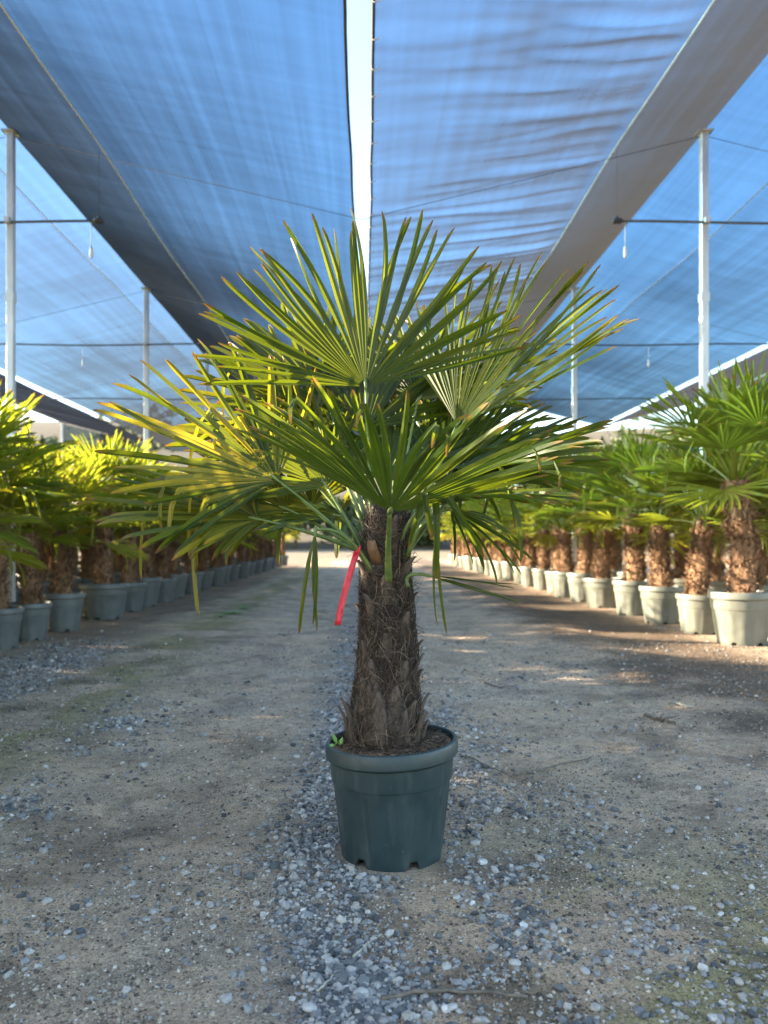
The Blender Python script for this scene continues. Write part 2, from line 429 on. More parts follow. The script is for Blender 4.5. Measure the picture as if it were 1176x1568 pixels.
def net(xa, xb, xseam, y0, y1, label, ripple=0.0, wavy=.02, cords=True, border='net_dense'):
    """one slope of net from ridge xa to valley edge xb, sewn to a denser border strip at xseam"""
    t = empty('shade_net', (xa, y1, TOP), label=label, cat='shade net', group='nets of the shade house')
    org = np.array([xa, y1, TOP])
    ys = np.arange(y0, y1 + .001, .045 if ripple else .12)
    def surf(u, x_from, x_to, Yv, seed):
        s = np.sign(x_to - x_from)
        xe = x_to + wavy * 2 * (fbm(Yv * .55 + seed, Yv * 0 + seed, 3) - .5) * u ** 3
        Xv = x_from + (xe - x_from) * u
        zz = profile(Xv)
        # cloth sags a little between the wires, billows a little along the free edge
        ph = (Yv - POST_Y[0]) / (POST_Y[1] - POST_Y[0])
        zz = zz - .07 * np.abs(np.sin(np.pi * ph)) ** 1.5 * np.sin(np.pi * np.clip((Xv - xa) / (xb - xa), 0, 1) ** .8)
        zz = zz + .03 * (fbm(Xv * .8 + seed, Yv * .8, 3) - .5) * sstep(0, .4, np.abs(Xv - xseam))
        return Xv, zz
    # main cloth
    nu = 44
    u = np.linspace(0, 1, nu)
    U, Yv = np.meshgrid(u, ys)
    Xv, Zv = surf(U, xseam, xb, Yv, xa * 3.1)
    G = (.18 if cords else .06) * (1 - U) ** 1.3
    if ripple:
        yy = Yv + .30 * (np.abs(Xv - xseam)) + .25 * (fbm(Xv * .5, Yv * .4, 2) - .5)
        a = fbm(Xv * .35 + 3, yy * 3.2, 3); b_ = fbm(Xv * .5 + 30, yy * 1.6, 2)
        rid = 1 - np.abs(2 * a - 1)
        amp = ripple * (1 - sstep(.25, .95, U)) * (.35 + .65 * sstep(.4, .7, fbm(Xv * 0 + 2, Yv * .35, 2)))
        amp = (amp + ripple * .22) * sstep(0, .06, U)
        Zv = Zv + amp * (rid - .6) * 1.2 + amp * .6 * (b_ - .5)
        G = G * .4 + np.clip(amp / ripple, 0, 1) * (rid - .72) * .5
    idx = np.arange(U.size).reshape(U.shape)
    F = np.stack([idx[:-1, :-1], idx[:-1, 1:], idx[1:, 1:], idx[1:, :-1]], -1).reshape(-1, 4)
    P = np.stack([Xv, Yv, Zv], -1)
    link('cloth', mesh_from('cloth', P - org, F, [M['net']], True, np.stack([G] * 3, -1).reshape(-1, 3)), t)
    # denser border strip
    u = np.linspace(0, 1, 14); U2, Y2 = np.meshgrid(u, ys[::3] if ripple else ys)
    X2, Z2 = surf(U2, xa, xseam, Y2, xa * 3.1)
    X2 = xa + (xseam - xa) * U2
    idx = np.arange(U2.size).reshape(U2.shape)
    F = np.stack([idx[:-1, :-1], idx[:-1, 1:], idx[1:, 1:], idx[1:, :-1]], -1).reshape(-1, 4)
    link('border_strip', mesh_from('border_strip', np.stack([X2, Y2, Z2], -1) - org, F, [M[border]], True, np.stack([(.08 if cords else .0) * (1 - U2)] * 3, -1).reshape(-1, 3)), t)
    # webbing over the seam
    zs = Z2[:, -1]; yy = Y2[:, -1]
    b = MB(); b.tube(np.stack([np.full(len(yy), xseam), yy, zs - .012], 1)[::4] - org, 0.010, 6, squash=.5); b.build('seam_webbing', M['web'], t, True)
    if cords:
        e = P[:, -1][::2]
        b = MB(); b.tube(e - org + np.array([0, 0, -.004]), .013, 6); b.build('edge_cord', M['cord'], t, True)
    return t, P[:, -1]
nl, edgeL = net(LX, -.135, -3.05, 3.55, 32.1, 'smooth blue shade net sloping from the shaded palms to the slit above the lane', wavy=.03)
nr, edgeR = net(RX, .058, 2.9, 3.55, 32.1, 'wrinkled grey shade net sloping from the sunlit palms to the slit above the lane', ripple=.1, wavy=.02)
net(LX, -8.18, -4.62, 3.55, 32.1, 'pale blue shade net sloping outward behind the shaded palms', cords=False, border='net')
net(-12.4, -8.44, -11.6, 3.55, 32.1, 'dark outermost shade net beyond the bright slit behind the shaded palms', cords=False)
net(RX, 7.85, 5.1, 3.55, 26.4, 'deep blue shade net sloping outward behind the sunlit palms', cords=False, border='net')
net(11.9, 15.8, 12.8, 3.55, 26.4, 'last dark shade net sloping down far beyond the sunlit palms', cords=False)
net(11.9, 8.07, 11.0, 3.55, 26.4, 'dark outermost shade net beyond the bright slit behind the sunlit palms', cords=False)

# small gable nets closing the far end under the ridges
def gable(xa, xr, xb, y, label):
    t = empty('gable_net', (xr, y, TOP), label=label, cat='shade net', group='gable nets at the far end')
    n = 24; P = []; F = []
    for i in range(n + 1):
        x = xa + (xb - xa) * i / n
        top = float(profile(x)) - .03; bot = VALZ - .12 - .05 * math.sin(i * .7)
        P += [[x - xr, .02 * math.sin(i), top - TOP], [x - xr, .03 * math.cos(i * 1.3), bot - TOP]]
    for i in range(n): F.append([2 * i, 2 * i + 1, 2 * i + 3, 2 * i + 2])
    link('cloth', mesh_from('cloth', P, F, [M['net_dense']], True, np.zeros((len(P), 3))), t)
    b = MB(); b.tube([P[2 * i + 1] for i in range(n + 1)], .015, 6); b.build('hem_cord', M['cord'], t, True)
gable(-12.4, -12.39, -8.44, 32.12, 'dark gable net closing the far end beyond the outer slit')
gable(-8.18, LX, -.15, 32.13, 'dark gable net closing the far end over the shaded palms')

# little tie hooks that lace the right edge of the slit
for i in range(0, len(edgeR) - 1, 9):
    if not (4 < edgeR[i][1] < 14): continue
    b = MB(); p = np.zeros(3)
    b.tube([p + (-.012, 0, .012), p + (.0, .006, -.02), p + (.03, .004, -.022), p + (.06, 0, -.004)], .005, 5)
    o = b.build('tie', M['pale'], nr, True)
    o.location = (edgeR[i] - np.array([RX, 32.1, TOP])).tolist()

# transverse support wires under the cloth on each post line
for y in POST_Y[2:]:
    for (a, v, c_, lab, yes) in ((LX, -.04, RX, 'thin wire over the lane carrying both nets beside the slit', True), (-12.4, -8.3, LX, 'thin wire carrying the outer nets behind the shaded palms', True), (RX, 7.95, 11.9, 'thin wire carrying the outer nets behind the sunlit palms', y < 27)):
        if not yes: continue
        b = MB()
        pts = [(a, y, TOP - .05), (v, y, VALZ - .05), (c_, y, TOP - .05)]
        b.tube(pts, .0035, 5)
        o = b.build('support_wire', M['cord'], None, True)
        tag(o, lab, 'wire', 'wires under the nets')

# irrigation cross pipes clamped to the posts
def cross_pipe(x0, x1, y, z, xd, label):
    t = empty('irrigation_pipe', (x0, y, z), label=label, cat='pipe', group='irrigation pipes')
    L = x1 - x0; s = np.sign(L)
    n = 24; xs = np.linspace(0, L, n)
    b = MB(); b.tube(np.stack([xs, np.zeros(n), -.03 * np.sin(np.pi * np.linspace(0, 1, n) * 2) ** 2], 1), .016, 8); b.build('tube', M['pipe'], t, True)
    b = MB(); b.tube([(-s * .05, 0, .0), (-s * .04, 0, 0), (s * .05, 0, 0), (s * .06, 0, 0)], [.026, .036, .036, .026], 8)
    b.tube([(0, 0, .0), (0, 0, .05)], .02, 8); b.build('end_cap', M['cord'], t, True)
    b = MB(); b.tube([(xd, 0, -.01), (xd, 0, -.34)], .006, 6); b.build('dropper', M['pale'], t, True)
    b = MB(); b.tube([(xd, 0, -.3), (xd, 0, -.33), (xd, 0, -.42), (xd, 0, -.44)], [.012, .022, .022, .01], 8); b.build('sprinkler', M['pale'], t, True)
    for px_ in (LX - x0, RX - x0):
        if 0 < px_ * s < abs(L):
            b = MB(); b.box((px_, -.03, 0), (.03, .03, .03)); b.build('clamp', M['post'], t)
cross_y = POST_Y[2:5]
for i, y in enumerate(cross_y):
    cross_pipe(-3.12, -11.5, y - .062, 4.78, -.09 - .9 * (i % 2) * 2.4, 'dark irrigation pipe clamped to the %s post of the shaded palm row' % ORD[i + 1])
    cross_pipe(2.95, 11.0, y - .062, 4.78, .1 + 2.35 * (i % 2), 'dark irrigation pipe clamped to the %s post of the sunlit palm row' % ORD[i + 1])
# wires the pipe ends hang from: the seam webbing sits right above them
for i, y in enumerate(cross_y):
    for x, lab in ((-3.12, 'shaded'), (2.95, 'sunlit')):
        b = MB(); b.tube([(x, y - .062, 4.8), (x, y - .062, float(profile(x)) + .0)], .002, 5)
        tag(b.build('hanger_wire', M['cord'], None), 'short wire hanging an irrigation pipe end from the net on the %s side' % lab, 'wire', 'hanger wires of the pipes')

# ------------------------------------------------------------------ fan leaf generator
STN = np.array([.04, .18, .32, .45, .58, .7, .8, .88, .94, .98, 1.0])
STN_BG = np.array([.05, .3, .5, .75, .92, 1.0])
def ortho(a, n):
    a = np.asarray(a, float); a = a / np.linalg.norm(a)
    n = np.asarray(n, float); n = n - a * np.dot(a, n); n = n / np.linalg.norm(n)
    return a, n, np.cross(n, a)
def segment(a, n, b, th, dth, L, cup, droop, fuse, rg, yel=0., stn=STN, brk=None, fold=.55, curl=0.):
    """one V-folded leaf segment of a fan, as strip of 3 verts across"""
    d = math.cos(th) * a + math.sin(th) * b + cup * (1 - math.cos(th)) * n
    d = d / np.linalg.norm(d)
    side = np.cross(n, d); side /= np.linalg.norm(side)
    up = np.cross(d, side)
    tw = rg.normal(0, .6); sw = rg.normal(0, .09)
    P = []; A = []
    pos = d * stn[0] * L; cur = d.copy(); g = np.array([0, 0, -1.0])
    wmax = fuse * L * math.tan(dth / 2)
    last = stn[0]
    for i, t in enumerate(stn):
        st = (t - last) * L; last = t
        cur = cur + g * droop * (t ** 2) * st / L * 3.0 + side * sw * t * st / L * 4 + up * curl * t * st / L * 3
        if brk is not None and t > brk:
            cur = cur * .35 + g * .9 + side * tw * .3
        cur = cur / np.linalg.norm(cur)
        pos = pos + cur * st
        if t <= fuse: w = t * L * math.tan(dth / 2) * 1.0
        else:
            q = (t - fuse) / (1 - fuse)
            w = wmax * (1 - .38 * q) * (1 - max(0, (q - .86) / .14) ** 2 * .72)
        q = max(0, (t - fuse) / (1 - fuse))
        ang = tw * q
        s2 = side * math.cos(ang) + up * math.sin(ang)
        s2 = s2 - cur * np.dot(s2, cur); s2 /= np.linalg.norm(s2)
        u2 = np.cross(cur, s2)
        fd = fold * (1 if t <= fuse else 1 + .9 * q)
        P += [pos + s2 * w + u2 * w * fd, pos, pos - s2 * w + u2 * w * fd]
        A += [[t, yel, 1], [t, yel, 0], [t, yel, 1]]
    k = len(stn)
    F = []
    for i in range(k - 1):
        F += [[i * 3, i * 3 + 1, i * 3 + 4, i * 3 + 3], [i * 3 + 1, i * 3 + 2, i * 3 + 5, i * 3 + 4]]
    return np.array(P), F, np.array(A)
def bez(p0, p1, p2, n):
    t = np.linspace(0, 1, n)[:, None]
    return (1 - t) ** 2 * p0 + 2 * t * (1 - t) * p1 + t * t * p2

# ------------------------------------------------------------------ the big potted palm
palm = empty('potted_palm', (PX, PY, 0), label='tall fan palm in a teal-grey pot standing in the middle of the lane', cat='palm')
def flute(a, r, z):
    """body flutes and the foot notches of a nursery pot"""
    return r
def make_pot(parent, mat, H=.376, r_rim=.218, r_base=.166, tilt=0.0, k=96, feet=True):
    sc_ = r_rim / .2135
    lipz = H - .052 * sc_; colz = H - .125 * sc_
    rc = r_rim - .017 * sc_; rb_top = r_rim - .024 * sc_
    prof = []
    zs = [.0, .012, .03, .06, .12, .18, .22, colz - .012, colz]
    for z in zs: prof.append((r_base + (rb_top - r_base) * min(1, z / colz), z))
    prof += [(rc - .002, colz + .003), (rc, colz + .012), (rc + .003, lipz - .004), (r_rim - .006, lipz), (r_rim, lipz + .007), (r_rim + .001, H - .012), (r_rim - .003, H - .003), (r_rim - .009, H),
             (r_rim - .014, H - .003), (r_rim - .017, H - .02), (rc - .012, H - .06)]
    def f(a, r, z):
        rr = np.full(len(a), r)
        if .02 < z < colz - .003:                       # raised panels between shallow grooves
            p = np.abs(((a * 14 / (2 * np.pi)) % 1) - .5) * 2
            amp = .006 * sc_ * sstep(.02, .06, z) * (1 if z < colz - .02 else .2)
            rr += -amp * sstep(.72, .9, p)
        return rr
    V = []
    a = np.arange(k) * 2 * np.pi / k
    for r, z in prof:
        rr = f(a, r, z)
        zz = np.full(k, z)
        if feet and z < .013:                           # notches cut in the foot ring
            p = np.abs(((a * 6 / (2 * np.pi) + .27) % 1) - .5) * 2
            zz = zz + (.026 * sstep(.78, .82, p) if z == 0 else .016 * sstep(.78, .82, p))
        x = rr * np.cos(a); y = rr * np.sin(a)
        zz = zz + tilt * x * sstep(.1, H, np.full(k, z))
        V.append(np.stack([x, y, zz], 1))
    nR = len(prof)
    F = [[i * k + j, i * k + (j + 1) % k, (i + 1) * k + (j + 1) % k, (i + 1) * k + j] for i in range(nR - 1) for j in range(k)]
    V = np.vstack(V)
    ni = len(V)                                          # recessed floor
    a2 = np.stack([(r_base - .012) * np.cos(a), (r_base - .012) * np.sin(a), np.full(k, .02)], 1)
    V = np.vstack([V, a2, [[0, 0, .022]]])
    F += [[j, ni + j, ni + (j + 1) % k, (j + 1) % k] for j in range(k)] + [[ni + j, ni + k, ni + (j + 1) % k] for j in range(k)]
    me = mesh_from('pot', V, F, [mat], True)
    me.set_sharp_from_angle(angle=R(35))
    return me
pot = link('pot', make_pot(palm, M['pot'], tilt=.055), palm)
pot.rotation_euler = (0, 0, R(8))
# soil surface
k = 40; b = MB(); rings = [0, .04, .08, .12, .155, .185, .196]
V = [[0, 0, .374]]; F = []
for ri, r in enumerate(rings[1:]):
    for j in range(k):
        a = j * 2 * math.pi / k
        x, y = r * math.cos(a), r * math.sin(a)
        V.append([x, y, .358 + .016 * math.exp(-(r / .15) ** 2) + .055 * x + .018 * (float(fbm(x * 30 + 5, y * 30, 3)) - .5)])
for j in range(k): F.append([0, 1 + j, 1 + (j + 1) % k])
for ri in range(len(rings) - 2):
    o_ = 1 + ri * k
    for j in range(k): F.append([o_ + j, o_ + k + j, o_ + k + (j + 1) % k, o_ + (j + 1) % k])
link('soil', mesh_from('soil', V, F, [M['soil']], True), palm)
# chips and fibre crumbs on the soil
b = MB()
for i in range(420):
    a = rng.uniform(0, 6.28); r = .19 * math.sqrt(rng.uniform(.15, 1))
    x, y = r * math.cos(a), r * math.sin(a); z = .361 + .016 * math.exp(-(r / .15) ** 2) + .055 * x + rng.uniform(0, .008)
    d = rng.normal(0, 1, 3); d[2] *= .3; d /= np.linalg.norm(d); L = rng.uniform(.006, .022)
    b.tube([np.array([x, y, z]) - d * L, np.array([x, y, z + .003]), np.array([x, y, z]) + d * L], rng.uniform(.0008, .0022), 3)
tag(b.build('soil_chips', M['fibre'], palm), kind='stuff')

# trunk axis and radius (local to palm)
TZ = np.array([.30, .40, .52, .66, .80, .92, 1.02, 1.12, 1.2])
TXc = np.array([-.022, -.022, -.018, -.012, -.016, -.02, -.018, -.014, -.012])
TR = np.array([.114, .110, .092, .077, .070, .063, .057, .052, .03])
def trunk_c(z): return np.array([np.interp(z, TZ, TXc), 0, z])
def trunk_r(z): return float(np.interp(z, TZ, TR))
b = MB(); k = 36
V = []; zs = np.linspace(.30, 1.18, 40)
for z in zs:
    c_ = trunk_c(z); a = np.arange(k) * 2 * np.pi / k
    r = trunk_r(z) * (.88 + .22 * fbm(np.cos(a) * 1.5 + 9 + z * 3, np.sin(a) * 1.5 + z * 7, 4))
    V.append(np.stack([c_[0] + r * np.cos(a), r * np.sin(a), np.full(k, z)], 1))
F = [[i * k + j, i * k + (j + 1) % k, (i + 1) * k + (j + 1) % k, (i + 1) * k + j] for i in range(len(zs) - 1) for j in range(k)] + [[(len(zs) - 1) * k + j for j in range(k)]]
trunk = link('trunk', mesh_from('trunk', np.vstack(V), F, [M['trunk']], True), palm)

def boot(z, ang, L, w, flare, thick=.012):
    """an old leaf base: a curved tapering scale hugging the trunk, tip standing off"""
    n = 7; rows = []
    for i in range(n):
        t = i / (n - 1)
        zz = z + L * t
        r = trunk_r(min(zz, 1.18)) * 1.0 + .004 + flare * t ** 2.2
        c_ = trunk_c(min(zz, 1.18)); c_ = np.array([c_[0], 0, zz])
        hw = w * (1 - t) ** .7 * .5 + .006
        row = []
        for s, dr in ((-1, -.004), (-.45, thick * .6), (0, thick), (.45, thick * .6), (1, -.004), (.4, -.006), (-.4, -.006)):
            aa = ang + s * hw / max(r, .03)
            q = (r + dr * (1 - .5 * t))
            row.append([c_[0] + q * math.cos(aa), q * math.sin(aa), zz])
        rows.append(row)
    V = np.array(rows).reshape(-1, 3); kk = 7
    F = [[i * kk + j, i * kk + (j + 1) % kk, (i + 1) * kk + (j + 1) % kk, (i + 1) * kk + j] for i in range(n - 1) for j in range(kk)]
    F += [list(range(kk))[::-1], [(n - 1) * kk + j for j in range(kk)]]
    return V, F
spec = []
for i in range(34):
    z = .33 + i * .0215
    ang = i * 2.39996 + rng.normal(0, .15)
    spec.append((z, ang, rng.uniform(.07, .13), rng.uniform(.05, .09), rng.uniform(.008, .045)))
spec += [(.36, R(200), .16, .05, .06), (.38, R(-105), .17, .11, .022), (.42, R(-75), .15, .1, .02), (.5, R(-125), .15, .1, .018), (.36, R(-30), .12, .05, .05), (.62, R(8), .08, .04, .04), (.74, R(172), .08, .04, .03), (.345, R(186), .14, .05, .055), (.40, R(-8), .13, .045, .045), (.56, R(-12), .1, .045, .035), (.58, R(178), .09, .05, .03), (.37, R(-60), .12, .08, .02), (.43, R(-110), .15, .09, .012), (.47, R(-140), .12, .08, .02), (.68, R(190), .09, .05, .02)]
for s_ in spec:
    V, F = boot(s_[0], s_[1], s_[2], s_[3], s_[4], .013)
    link('leaf_base', mesh_from('leaf_base', V, F, [M['boot']], True), trunk)
# pale cut stub of a removed frond near the crown
b = MB(); zc = 1.0; c_ = trunk_c(zc)
st = [np.array([c_[0] - .03, -.06, zc - .04]), np.array([c_[0] - .045, -.085, zc + .0]), np.array([c_[0] - .05, -.092, zc + .03])]
b.tube(st, [.024, .02, .015], 10, squash=.6); b.build('cut_stub', M['stub'], trunk, True)
# fibre wrapped round the trunk
b = MB()
for i in range(6000):
    z = rng.uniform(.34, 1.12) ** 1.0; ang = rng.uniform(0, 6.283)
    L = rng.uniform(.03, .13); n = 6
    slope = rng.choice([1, -1]) * rng.uniform(.2, 1.3); off = rng.uniform(.0, .016); curl = rng.normal(0, 3.)
    stray = rng.random() < .09
    P = []; zz = z; aa = ang; dirn = math.atan2(1, slope)
    for j in range(n):
        r = trunk_r(min(zz, 1.18)) * 1.02 + .004 + off + (.022 * (j / (n - 1)) ** 2 if stray else .006 * math.sin(j / (n - 1) * 3.14))
        c_ = trunk_c(min(zz, 1.18))
        P.append([c_[0] + r * math.cos(aa), r * math.sin(aa), zz])
        dirn += curl * L / n * 4 + rng.normal(0, .18)
        zz += math.sin(dirn) * L / n; aa += math.cos(dirn) * L / n / max(r, .03)
        zz = max(zz, .325)
    b.tube(P, rng.uniform(.0005, .0013) * np.linspace(1, .4, n), 3, caps=False)
# long loose fibres peeling at the crown
for i in range(420):
    ang = rng.uniform(0, 6.283); z = rng.uniform(.5, 1.1); r = trunk_r(z); c_ = trunk_c(z)
    d = np.array([math.cos(ang), math.sin(ang), rng.uniform(-.3, 1.2)]); p = np.array([c_[0] + r * math.cos(ang), r * math.sin(ang), z])
    L = rng.uniform(.03, .1); P = [p]
    for j in range(5):
        d = d + rng.normal(0, .35, 3); d /= np.linalg.norm(d); p = p + d * L / 5; P.append(p)
    b.tube(P, np.linspace(.0012, .0004, 6), 3, caps=False)
tag(b.build('fibre_wrap', M['fibre'], trunk), kind='stuff')

# fronds: hub pixel and depth offset, axis, upper-side normal, half span, length, segments, cup, droop, yellow, split into segments?
FR = [
    # name   hx   hy   dy    axis               normal             span  L    n   cup   droop yel  split
    ('A', 560, 592, -.02, (-.07, .12, 1),     (0, -1, .16),        86, .62, 42, .22, .03, .06, True),
    ('B', 597, 785, -.30, (.10, -.84, .48),   (.16, .50, .85),     90, .57, 40, .42, .08, .05, True),
    ('C', 424, 735, -.10, (-.78, -.12, .66),  (.36, -.74, .56),    80, .58, 32, .15, .06, .60, True),
    ('D', 395, 795, -.12, (-1, -.15, .20),    (.12, -.32, .94),    86, .54, 30, .12, .10, .30, True),
    ('F', 700, 650, .0, (.50, .04, .87),     (-.62, -.66, .42),   62, .66, 38, .25, .04, .12, True),
    ('G', 690, 735, -.02, (.90, .0, .40),     (-.40, -.25, .88),   70, .52, 28, .25, .06, .0, True),
    ('H', 655, 768, -.10, (.93, -.42, .06),   (-.05, -.06, .99),   80, .48, 26, .12, .12, .0, True),
    ('M', 480, 640, .14, (-.80, .25, .55),    (.30, -.80, .5),     80, .50, 26, .15, .05, .20, True),
    ('K', 640, 612, .20, (.50, .35, .78),     (-.4, -.8, .45),     85, .52, 28, .15, .05, .08, True),
    ('E', 478, 775, .12, (-.35, .55, .55),    (.1, -.7, .7),       85, .36, 24, .2, .05, .2, False),
    ('L', 612, 640, .26, (.05, .55, .8),      (0, -.8, .55),       90, .52, 28, .15, .05, .0, False),
    ('O', 540, 715, .32, (-.35, .9, .35),     (.1, -.35, .9),      90, .50, 26, .15, .08, .1, False),
    ('P', 660, 715, .34, (.45, .85, .35),     (-.1, -.35, .9),     90, .50, 26, .15, .08, .1, False),
    ('T', 520, 668, .22, (-.45, .5, .7),      (.2, -.75, .6),      90, .46, 26, .15, .06, .1, False),
    ('U', 600, 700, .24, (.0, .7, .6),        (0, -.65, .75),      95, .46, 26, .15, .06, .0, False),
    ('V', 445, 700, .18, (-.7, .4, .5),       (.3, -.65, .65),     85, .44, 24, .15, .06, .2, False),
    ('W', 680, 690, .22, (.55, .45, .6),      (-.3, -.7, .6),      90, .46, 26, .15, .06, .0, False),
    ('X', 735, 720, .12, (.85, .25, .35),     (-.2, -.5, .85),     85, .44, 24, .15, .08, .05, False),
    ('Y', 500, 615, .20, (-.5, .3, .8),       (.2, -.85, .4),      85, .46, 26, .15, .05, .1, False),
    ('Z', 590, 735, .10, (.25, .35, .7),      (-.1, -.75, .6),     90, .40, 26, .2, .08, .0, False),
    ('a', 500, 745, .02, (-.55, .05, .75),    (.4, -.75, .4),      80, .40, 26, .2, .10, .15, False),
    ('b', 680, 740, .05, (.6, .1, .65),       (-.4, -.75, .45),    80, .42, 26, .2, .10, .0, False),
    ('c', 440, 780, .02, (-.85, .1, .35),     (.25, -.55, .75),    80, .46, 26, .2, .16, .25, False),
    ('d', 560, 660, .18, (-.1, .25, .9),      (.0, -.95, .25),     85, .40, 26, .1, .05, .0, False),
    ('Q', 520, 790, .05, (-.8, .35, .15),     (.1, -.3, .95),      80, .40, 22, .1, .15, .2, False),
    ('I', 690, 780, -.04, (.62, -.25, -.45),  (.5, -.5, .6),       60, .32, 13, .1, .5, .02, False),
    ('J', 483, 812, -.14, (-.05, -.2, -.95),  (-.4, -.8, .2),      13, .33, 3, .1, .1, .1, False),
    ('S', 668, 805, -.14, (.0, -.1, -1),      (-.2, -.9, .2),       6, .37, 2, .1, .1, .05, False),
    ('N', 650, 880, -.06, (.95, -.12, -.22),  (.1, -.5, .8),       13, .34, 5, .1, .02, .05, False),
]
PET = {}
crown0 = np.array([-.016, 0, .98])
for fi, (nm, hx_, hy_, dy, ax, nr_, span, L, n, cup, droop, yel, split) in enumerate(FR):
    rg = np.random.default_rng(100 + fi)
    hub = np.array(px(hx_, hy_, PY + dy)) - np.array([PX, PY, 0])
    a, nn, bb = ortho(ax, nr_)
    # petiole from the crown out to the hub
    dirh = hub - crown0; hd = np.array([dirh[0], dirh[1], 0]); hl = np.linalg.norm(hd) + 1e-6
    base = trunk_c(.93 if hub[2] > 1.02 else .86) + hd / hl * min(.05, hl * .6) + np.array([0, 0, .06 * (fi % 4) / 4])
    if nm == 'B': base = np.array([-.012, -.085, .90])
    if nm == 'N': base = np.array([.05, -.05, .88])
    if nm == 'J': base = np.array([-.06, -.05, .92])
    if nm == 'S': base = np.array([.05, -.05, .98])
    if nm == 'I': base = np.array([.04, -.03, .96])
    mid = base * .5 + hub * .5 + (np.array([0, 0, .02]) if nm not in 'IJS' else np.array([0, 0, .05])) - a * .05 * (hl > .05)
    P = bez(base, mid, hub, 12)
    PET[nm] = P
    b = MB(); b.tube(P, np.linspace(.0125, .0062, 12), 8, squash=.7)
    b.tube([hub - a * .015, hub, hub + a * .015, hub + a * .03], [.006, .009, .009, .004], 8, squash=.6)   # hastula
    fr = link('frond', b.mesh('frond', [M['petiole']], True), palm)
    dth = R(2 * span) / n
    jb = MB()
    for i in range(n):
        th = R(-span) + dth * (i + .5) + rg.normal(0, .02)
        q = abs(th) / R(span)
        Ls = L * (1 - .13 * q ** 3) * rg.uniform(.87, 1.04)
        brk = None
        if nm in 'BCDGHQM' and rg.random() < (.2 if nm != 'B' else 0): brk = rg.uniform(.5, .8)
        if nm == 'B' and .0 < abs(th) < 1.0 and rg.random() < .3: brk = rg.uniform(.88, .93)
        V, F, A = segment(a, nn, bb, th, dth * 1.06, Ls, cup, droop * rg.uniform(.3, 2.6), (.45 if split else .52) if nm not in 'IJNS' else .3, rg, min(1, yel * 2.6 * rg.random() ** 1.8), brk=brk, curl=rg.normal(0, .02))
        V = V + hub
        if split:
            link('leaf_segment', mesh_from('leaf_segment', V, F, [M['leaf']], False, A), fr)
        else: jb.add(V, F, A)
    if not split: link('blade', jb.mesh('blade', [M['leaf']], False), fr)

# red marking tape tied to a petiole
TP = PET['J'][3] + np.array([PX, PY, 0])
P = bez(TP + np.array([-.004, -.014, .0]), np.array(px(524, 912, PY - .12)), np.array(px(517, 957, PY - .13)), 12)
V = []; F = []
for i, p in enumerate(P):
    w = .0105; tw = .35 * math.sin(i * .7) + .15 * math.sin(i * 2.1)
    s_ = np.array([math.cos(tw), math.sin(tw), 0]) * w
    V += [p - s_, p + s_, p + s_ + np.array([0, .0012, 0]), p - s_ + np.array([0, .0012, 0])]
for i in range(11):
    for j in range(4): F.append([i * 4 + j, i * 4 + (j + 1) % 4, i * 4 + 4 + (j + 1) % 4, i * 4 + 4 + j])
F += [[3, 2, 1, 0], [44, 45, 46, 47]]
tape = empty('red_tape', TP.tolist(), label='strip of red marking tape hanging from a stalk of the palm in the lane', cat='tape')
o = link('strip', mesh_from('strip', np.array(V) - np.array(tape.location), F, [M['tape']], True), tape)
b = MB(); a = np.linspace(0, 2 * np.pi, 14)
b.tube(np.stack([.006 * np.cos(a), .0145 * np.sin(a), .0145 * np.cos(a)], 1), .004, 6); b.build('knot', M['tape'], tape, True)

# sprig of weed on the pot rim
wd = empty('weed_sprig', px(512, 1140, PY - .05), label='small green weed sprig hanging over the teal-grey pot rim', cat='weed')
wd.scale = (.75, .75, .75)
def leafblade(p, d, n, L, w):
    a_, n_, b_ = ortho(d, n); V = []; 
    for t, ww in ((0, .1), (.25, .8), (.5, 1), (.75, .7), (1, .05)):
        c0 = p + a_ * L * t + n_ * (-.25 * L * t * t)
        V += [c0 - b_ * w * ww, c0 + n_ * w * .25, c0 + b_ * w * ww]
    F = []
    for i in range(4): F += [[i * 3, i * 3 + 1, i * 3 + 4, i * 3 + 3], [i * 3 + 1, i * 3 + 2, i * 3 + 5, i * 3 + 4]]
    return V, F
b = MB(); b.tube([(.04, 0, -.03), (.015, -.01, .012), (-.006, -.02, .0), (-.006, -.03, -.04)], .0022, 5); b.build('stem', M['weed'], wd, True)
for (p, d, L, w) in (((-.006, -.03, -.03), (0, -.3, -1), .045, .011), ((.01, -.01, .01), (-.4, -.2, 1), .04, .009), ((.025, -.005, .0), (.3, -.2, 1), .035, .008), ((0, -.02, 0), (-1, -.2, .2), .02, .008)):
    V, F = leafblade(np.array(p), d, (0, -1, .2), L, w); link('leaf', mesh_from('leaf', V, F, [M['weed']], True), wd)

